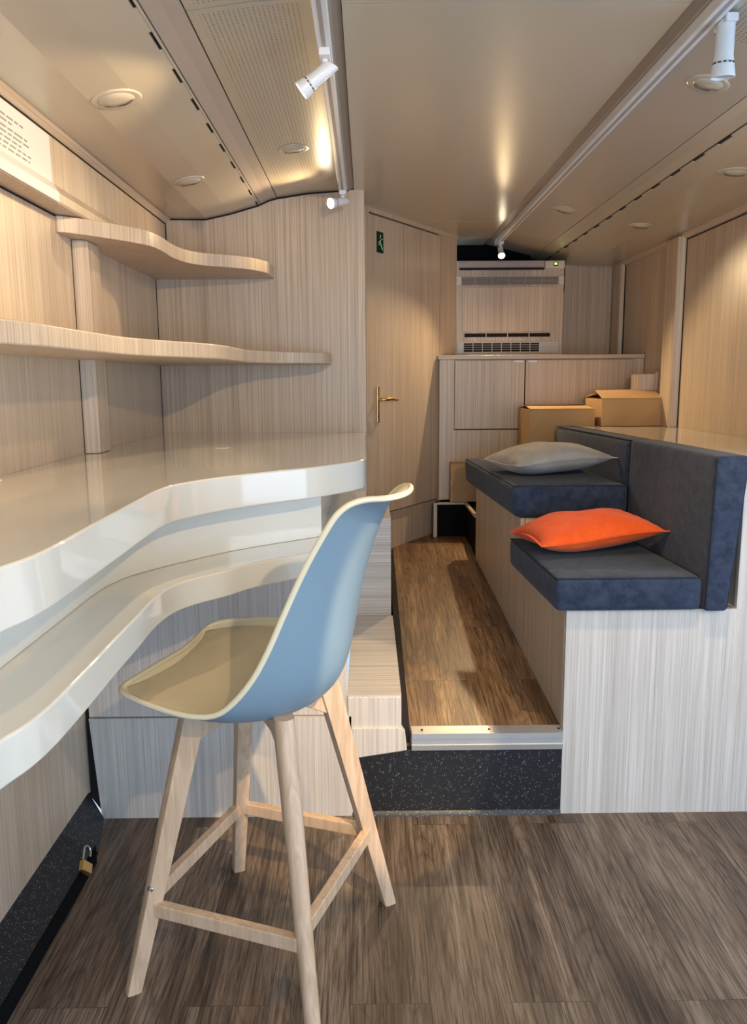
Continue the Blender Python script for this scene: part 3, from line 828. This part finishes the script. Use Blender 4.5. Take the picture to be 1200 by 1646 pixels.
def spot(loc, d, label, lit=True, power=20, stem=.06, size=1.0, angle=70, blend=.5, bulb=True):
    """white track spotlight: adaptor, stem, tapered barrel, slotted ring and bulb"""
    loc = Vector(loc); d = Vector(d).normalized()
    r = empty('spotlight', tuple(loc), label, 'spotlight', 'track spotlights')
    top = loc + Vector((0, 0, .0))
    obj('adaptor', box(loc.x - .014, loc.x + .014, loc.y - .035, loc.y + .035, loc.z - .018, loc.z), 'white', r, bevel=.003)
    piv = loc + Vector((0, 0, -.018 - stem))
    obj('stem', tube([tuple(loc + Vector((0, 0, -.016))), tuple(piv)], .008, 12), 'white', r, 60)
    q = d.to_track_quat('Z', 'Y').to_matrix().to_4x4()
    mt = Matrix.Translation(piv + d * .02) @ q @ Matrix.Scale(size, 4)
    # barrel with slanted back, flare at the mouth
    prof = [(0, -.055), (.021, -.055), (.0235, -.050), (.024, .02), (.027, .036), (.0275, .0375)]
    bm = lathe(prof, 28)
    for v in bm.verts:
        if v.co.z < -.049:
            v.co.z += v.co.y * .55
        v.co = mt @ v.co
    obj('barrel', bm, 'white', r, 40)
    ring = obj('ring', lathe([(.0255, .0375), (.0255, .0415), (.0280, .0425), (.0325, .071), (.0325, .075), (.029, .075), (.026, .062), (.0, .06)], 28, mat=mt), 'white', r, 40)
    sb = bmesh.new()
    for k in range(12):
        a = 2 * math.pi * k / 12
        m2 = mt @ Matrix.Rotation(a, 4, 'Z')
        b4 = [m2 @ Vector(p) for p in ((.0262, -.004, .0382), (.0262, .004, .0382), (.0262, .004, .0412), (.0262, -.004, .0412))]
        b5 = [m2 @ Vector(p) for p in ((.0268, -.004, .0382), (.0268, .004, .0382), (.0268, .004, .0412), (.0268, -.004, .0412))]
        hexa(b4, b5, sb)
    obj('vent_slot', sb, 'groove', ring)
    obj('bulb', lathe([(0, .0705), (.024, .0705), (.0255, .067), (.0255, .063)], 24, mat=mt), 'bulb' if (lit and bulb) else 'lamp_in', r, 50)
    if lit:
        l = bpy.data.lights.new('spot_beam', 'SPOT'); l.energy = power; l.color = WARM; l.spot_size = math.radians(angle); l.spot_blend = blend; l.shadow_soft_size = .022
        lo = bpy.data.objects.new('spot_beam', l); COL.objects.link(lo); lo.parent = r
        lo.location = piv + d * (.10 * size) - loc; lo.rotation_euler = d.to_track_quat('-Z', 'Y').to_euler()
    return r


ZT = 2.2465
spot((-.097, 2.12, ZT), (-.70, .05, -.52), 'white spotlight on the left track pointing away to the left wall', True, 29, .024, .74, 100, .3)
spot((-.097, 3.585, ZT), (-.62, -.62, -.22), 'white lit spotlight at the far end of the left track', True, 22, .022, .72, 115, .6)
spot((.828, 1.98, 2.262), (.03, .12, -1), 'white spotlight hanging straight down from the near end of the right track', True, 50, .022, .86, 90, .6, False)
spot((.790, 4.88, 2.249), (-.02, -.78, -.72), 'small lit spotlight at the far end of the right track', True, 140, .022, .66, 100, .4)
spot((-.097, .55, ZT), (-.62, .80, -.75), 'assumed unseen white spotlight on the left track behind the photographer', True, 15, .035, .8, 80, .5)  # assumed lamp added out of view for warm light on the left wall
spot((.790, .45, 2.249), (-.86, 2.05, -1.93), 'assumed unseen white spotlight on the right track behind the photographer', True, 240, .035, .8, 20, .12)  # unseen narrow-beam lamp added to throw a warm patch on the stool
spot((.790, -.35, 2.249), (-1.1, 3.9, -.9), 'added unseen fill spotlight on the right track farthest behind the photographer', True, 110, .035, .8, 95, .6)  # extra lamp added out of view as warm fill on the bulkhead


def downlight(x, y, label, lit=0, r_=.056):
    z = ceil_z(x); sl_ = (ceil_z(x + .02) - ceil_z(x - .02)) / .04
    mt = Matrix.Translation((x, y, z - .0005)) @ Matrix.Rotation(-math.atan(sl_), 4, 'Y')
    r = empty('downlight', (x, y, z), label, 'downlight', 'recessed ceiling downlights')
    obj('trim_ring', lathe([(r_ * .72, -.0015), (r_ * .95, -.003), (r_, -.0015), (r_ * 1.01, .0005)], 36, mat=mt), 'cream' if False else 'ceil', r, 60)
    bm = lathe([(r_ * .72, -.0015), (r_ * .66, -.0052), (r_ * .40, -.0085), (0.0, -.0095)], 36)
    for v in bm.verts:
        rr = math.hypot(v.co.x, v.co.y)
        if v.co.y > 0 and rr < r_ * .7:
            v.co.z += .006 * v.co.y / r_
        v.co = mt @ v.co
    obj('lens', bm, 'ceil', r, 60)
    sl2 = bmesh.new()
    pts = []
    for k in range(13):
        a = math.pi * (0.08 + .84 * k / 12)
        pts.append(mt @ Vector((r_ * .68 * math.cos(a), r_ * .66 * math.sin(a), -.0045)))
    for k in range(12, -1, -1):
        a = math.pi * (0.08 + .84 * k / 12)
        pts.append(mt @ Vector((r_ * .60 * math.cos(a), r_ * .34 * math.sin(a), -.0098)))
    f = sl2.faces.new([sl2.verts.new(p) for p in pts])
    bmesh.ops.solidify(sl2, geom=[f], thickness=.0006)
    obj('louvre_shadow_gap', sl2, 'vent', r)
    return r


downlight(-.645, 2.235, 'round recessed downlight in the left ceiling slope nearest the camera', r_=.064)
downlight(-.645, 3.10, 'round recessed downlight in the left ceiling slope, near the bulkhead')
downlight(-.257, 3.04, 'round recessed downlight in the perforated ceiling panel')
downlight(.935, 2.33, 'round recessed downlight right of the hanging spotlight', r_=.056)
downlight(1.31, 2.98, 'round recessed downlight at the right edge of the picture', r_=.058)
downlight(.94, 3.95, 'smaller looking round downlight between the right track and the slots')
downlight(1.31, 3.97, 'round recessed downlight right of the ceiling slots, near the oak post')

# ================================================================== BAR STOOL
SCX, SCY = -.265, 1.885
FX = Vector((-.94, .342, 0)).normalized(); LX = Vector((.342, .94, 0)).normalized()


def S(a, l, z):
    return Vector((SCX, SCY, 0)) + FX * a + LX * l + Vector((0, 0, z))


st = empty('bar_stool', (SCX, SCY, 0), 'bar stool with pale blue moulded shell, cream seat pad and splayed beech legs', 'stool')
feet = {}; tops = {}
for nm, sa, sl_ in (('A', 1, -1), ('B', -1, -1), ('C', -1, 1), ('D', 1, 1)):
    feet[nm] = (sa * .238, sl_ * .258); tops[nm] = (sa * .118, sl_ * .125)
ZTOP = .695


def leg_at(nm, z):
    t = z / ZTOP
    return tuple(f_ * (1 - t) + g_ * t for f_, g_ in zip(feet[nm], tops[nm]))


for nm in 'ABCD':
    fa, fl2 = feet[nm]; ta, tl = tops[nm]
    bm = bmesh.new(); rings = []
    N = 14
    out = (FX * fa + LX * fl2).normalized()
    side = Vector((-out.y, out.x, 0))
    for i in range(N + 1):
        t = i / N; z = ZTOP * t
        c = S(fa * (1 - t) + ta * t, fl2 * (1 - t) + tl * t, z)
        wo = .018 + .009 * t; wi = .018 + .014 * t; ws = .0175 + .0065 * t
        if nm == 'B' or True:
            ring = []
            for k in range(16):
                a = 2 * math.pi * k / 16
                co, si = math.cos(a), math.sin(a)
                # rounded outside, squarer inside
                p = 2.2 if co > 0 else 5.0
                if nm != 'B': p = 7
                rr = (abs(co) ** p + abs(si) ** p) ** (-1 / p)
                ring.append(bm.verts.new(c + out * (co * rr * (wo if co > 0 else wi)) + side * (si * rr * ws)))
            rings.append(ring)
    for i in range(N):
        for k in range(16):
            bm.faces.new((rings[i][k], rings[i][(k + 1) % 16], rings[i + 1][(k + 1) % 16], rings[i + 1][k]))
    bm.faces.new(rings[0][::-1]); bm.faces.new(rings[-1])
    lg_ = obj('leg', bm, 'beech', st, 50)
    obj('foot_pad', lathe([(0, .0), (.011, .0), (.011, .002)], 12, mat=Matrix.Translation(S(fa, fl2, -.0005))), 'groove', lg_)


def bar(p, q, h, w_, bm=None):
    p, q = Vector(p), Vector(q); t = (q - p).normalized(); s_ = t.cross(Vector((0, 0, 1))).normalized()
    u_ = Vector((0, 0, 1))
    lo = [p - s_ * w_ / 2 - u_ * h / 2, q - s_ * w_ / 2 - u_ * h / 2, q + s_ * w_ / 2 - u_ * h / 2, p + s_ * w_ / 2 - u_ * h / 2]
    return hexa(lo, [v + u_ * h for v in lo], bm)


ZS = {'A': .215, 'B': .205, 'C': .235, 'D': .25}
for a, b_, za, zb in (('A', 'B', .205, .205), ('B', 'C', .235, .235), ('C', 'D', .235, .235), ('D', 'A', .235, .235)):
    pa, pb = leg_at(a, za), leg_at(b_, zb)
    p, q = S(*pa, za), S(*pb, zb); dv = (q - p).normalized() * .012
    obj('stretcher', bar(p + dv, q - dv, .034, .024), 'beech', st, bevel=.003)
# screw on the front leg
m_s = leg_at('A', .262)
ps = S(*m_s, .262) + (-LX) * .024 + FX * .0
sc = obj('leg_bolt', lathe([(0, .002), (.003, .0022), (.004, .001), (.0075, .002), (.0085, 0)], 16, mat=Matrix.Translation(ps) @ (-LX).to_track_quat('Z', 'Y').to_matrix().to_4x4()), 'steel', st, 50)
# cross frame with gussets under the shell
cf = bmesh.new()
for a, b_ in (('A', 'C'), ('B', 'D')):
    pa, pb = leg_at(a, .64), leg_at(b_, .64)
    P0, P1_ = S(*pa, .65), S(*pb, .65)
    dv = (P1_ - P0); L_ = dv.length; t = dv / L_
    s_ = t.cross(Vector((0, 0, 1))).normalized() * .014
    for A_, B_, in ((P0, 1), (P1_, -1)):
        i0 = A_ + t * B_ * .0; i1 = A_ + t * B_ * .085
        lo = [i0 - s_ + Vector((0, 0, -.055)), i1 - s_ + Vector((0, 0, -.012)), i1 + s_ + Vector((0, 0, -.012)), i0 + s_ + Vector((0, 0, -.055))]
        hi = [i0 - s_ + Vector((0, 0, .025)), i1 - s_ + Vector((0, 0, .025)), i1 + s_ + Vector((0, 0, .025)), i0 + s_ + Vector((0, 0, .025))]
        hexa(lo, hi, cf)
    bar(P0 + t * .08, P1_ - t * .08, .030, .028, cf)
obj('cross_frame', cf, 'beech', st, bevel=.003)

# moulded shell: rows run from the front lip over the seat and up the back
#        a_c   z_c   | rim near (a, l, z) | rim far (a, l, z)
rows = [
    (.262, .752, (.256, -.196, .752), (.272, .170, .768)),
    (.245, .722, (.245, -.226, .748), (.266, .208, .775)),
    (.200, .698, (.200, -.242, .742), (.232, .232, .783)),
    (.130, .680, (.130, -.252, .733), (.145, .252, .792)),
    (.050, .668, (.050, -.256, .727), (.060, .258, .796)),
    (-.030, .664, (-.015, -.252, .735), (-.010, .256, .799)),
    (-.105, .676, (-.060, -.246, .768), (-.055, .250, .806)),
    (-.165, .712, (-.103, -.236, .823), (-.095, .240, .830)),
    (-.200, .764, (-.136, -.226, .886), (-.128, .228, .880)),
    (-.217, .830, (-.166, -.218, .955), (-.156, .218, .945)),
    (-.228, .905, (-.196, -.212, 1.022), (-.184, .210, 1.012)),
    (-.244, .985, (-.222, -.208, 1.075), (-.208, .205, 1.065)),
    (-.262, 1.055, (-.246, -.205, 1.118), (-.232, .200, 1.108)),
    (-.282, 1.115, (-.268, -.202, 1.155), (-.254, .198, 1.143)),
    (-.302, 1.158, (-.286, -.196, 1.182), (-.272, .194, 1.168)),
    (-.326, 1.186, (-.308, -.184, 1.201), (-.296, .184, 1.188)),
    (-.350, 1.199, (-.332, -.162, 1.209), (-.320, .164, 1.198)),
    (-.370, 1.202, (-.352, -.132, 1.208), (-.340, .136, 1.200)),
]
NU = 24


def shell_pt(ri, u):
    """u in -1..1 across"""
    ac, zc, nr, fr_ = rows[ri]
    e_ = nr if u < 0 else fr_
    k_ = abs(u)
    wgt = k_ ** 2.6
    a = ac + (e_[0] - ac) * (k_ ** 1.7)
    l_ = e_[1] * (1 - (1 - k_) ** 1.0)
    z = zc + (e_[2] - zc) * wgt
    return S(a, l_, z)


# resample rows smoothly
def shell_grid(sub=3):
    g_ = []
    for j in range(NU + 1):
        u = 2 * j / NU - 1
        colp = [tuple(shell_pt(i, u)) for i in range(len(rows))]
        g_.append(catmull(colp, sub))
    return g_


G = shell_grid()
NR = len(G[0])


def nrm_at(G, j, i):
    a = Vector(G[min(j + 1, NU)][i]) - Vector(G[max(j - 1, 0)][i]); b = Vector(G[j][min(i + 1, NR - 1)]) - Vector(G[j][max(i - 1, 0)])
    n = a.cross(b)
    return n.normalized() if n.length > 1e-9 else Vector((0, 0, 1))


c_n = nrm_at(G, NU // 2, 8)
sgn = 1 if c_n.z > 0 else -1       # +sgn * normal = upper / inner side


def sheet(o_in, o_out, j0, j1, i0, i1, name, mat, parent, shrink=0):
    bm = bmesh.new(); A = {}; B = {}
    for j in range(j0, j1 + 1):
        for i in range(i0, i1 + 1):
            n = nrm_at(G, j, i) * sgn; p = Vector(G[j][i])
            A[j, i] = bm.verts.new(p + n * o_in); B[j, i] = bm.verts.new(p + n * o_out)
    for j in range(j0, j1):
        for i in range(i0, i1):
            bm.faces.new((A[j, i], A[j + 1, i], A[j + 1, i + 1], A[j, i + 1])); bm.faces.new((B[j, i], B[j, i + 1], B[j + 1, i + 1], B[j + 1, i]))
    for j in range(j0, j1):
        for i in (i0, i1):
            bm.faces.new((A[j, i], A[j + 1, i], B[j + 1, i], B[j, i]))
    for i in range(i0, i1):
        for j in (j0, j1):
            bm.faces.new((A[j, i], A[j, i + 1], B[j, i + 1], B[j, i]))
    return obj(name, bm, mat, parent, 50)


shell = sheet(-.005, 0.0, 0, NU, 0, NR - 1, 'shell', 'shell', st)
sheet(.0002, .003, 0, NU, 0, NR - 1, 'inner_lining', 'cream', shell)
# rounded rim around the whole edge
edge = [Vector(G[j][0]) for j in range(NU + 1)] + [Vector(G[NU][i]) for i in range(1, NR)] + [Vector(G[j][NR - 1]) for j in range(NU - 1, -1, -1)] + [Vector(G[0][i]) for i in range(NR - 2, 0, -1)]
edge.append(edge[0].copy())
ec = Vector((0, 0, 0))
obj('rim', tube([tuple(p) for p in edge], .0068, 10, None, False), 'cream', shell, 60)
# seat pad
def pad():
    bm = bmesh.new(); A = {}; B = {}
    j0, j1 = 1, NU - 1; i0, i1 = 2, 27
    for j in range(j0, j1 + 1):
        for i in range(i0, i1 + 1):
            n = nrm_at(G, j, i) * sgn; p = Vector(G[j][i])
            u = (j - j0) / (j1 - j0) * 2 - 1; v = (i - i0) / (i1 - i0) * 2 - 1
            e_ = max(0, 1 - abs(u) ** 8) ** .5 * max(0, 1 - abs(v) ** 8) ** .5
            # level pad: fills the hollow of the shell
            row = i / 3.0
            wf = 1.
            q0, q1 = Vector(G[0][i]), Vector(G[NU][i]); tt = j / NU
            z0_, z1_ = (q0.z, q1.z) if row < 5 else (min(q0.z, .737), min(q1.z, .797))
            rimz = z0_ * (1 - tt) + z1_ * tt
            zt = rimz - .005 - .016 * (1 - u * u) - .005 * (1 - e_)
            pa = p + n * (.004 + .012 * e_)
            A[j, i] = bm.verts.new(Vector((pa.x, pa.y, pa.z + wf * max(0, zt - pa.z))))
            B[j, i] = bm.verts.new(p + n * .0032)
    for j in range(j0, j1):
        for i in range(i0, i1):
            bm.faces.new((A[j, i], A[j + 1, i], A[j + 1, i + 1], A[j, i + 1])); bm.faces.new((B[j, i], B[j, i + 1], B[j + 1, i + 1], B[j + 1, i]))
    for j in range(j0, j1):
        for i in (i0, i1):
            bm.faces.new((A[j, i], A[j + 1, i], B[j + 1, i], B[j, i]))
    for i in range(i0, i1):
        for j in (j0, j1):
            bm.faces.new((A[j, i], A[j, i + 1], B[j, i + 1], B[j, i]))
    return bm


obj('seat_pad', pad(), 'pad', st, 60)

# ================================================================== PADLOCK
pl = empty('padlock', (-.835, 2.13, .03), 'open brass padlock hanging on the low black box by the left wall', 'padlock')
ax = Vector((.12, -.62, -.35)).normalized()      # from shackle towards the body
sd = Vector((.35, .62, -.55)); sd = (sd - ax * sd.dot(ax)).normalized(); nn = ax.cross(sd)
C0 = Vector((-.826, 2.13, .078))
def pb(a, b_, c):
    return tuple(C0 + ax * a + sd * b_ + nn * c)
bm = hexa([pb(0, -.021, -.008), pb(.033, -.021, -.008), pb(.033, .021, -.008), pb(0, .021, -.008)], [pb(0, -.021, .008), pb(.033, -.021, .008), pb(.033, .021, .008), pb(0, .021, .008)])
obj('lock_body', bm, 'brass', pl, bevel=.003)
arcp = [pb(-.002, -.014, 0), pb(-.035, -.014, 0)] + [pb(-.035 - .014 * math.sin(math.pi * k / 8), -.014 * math.cos(math.pi * k / 8), 0) for k in range(1, 8)] + [pb(-.035, .014, 0), pb(-.022, .014, 0)]
obj('shackle', tube(arcp, .003, 10), 'steel', pl, 60)
obj('hasp_bracket', box(-.842, -.826, 2.10, 2.225, .045, .052), 'black', kick)

for o in bpy.data.objects:
    if '_w' in o.keys():
        del o['_w']
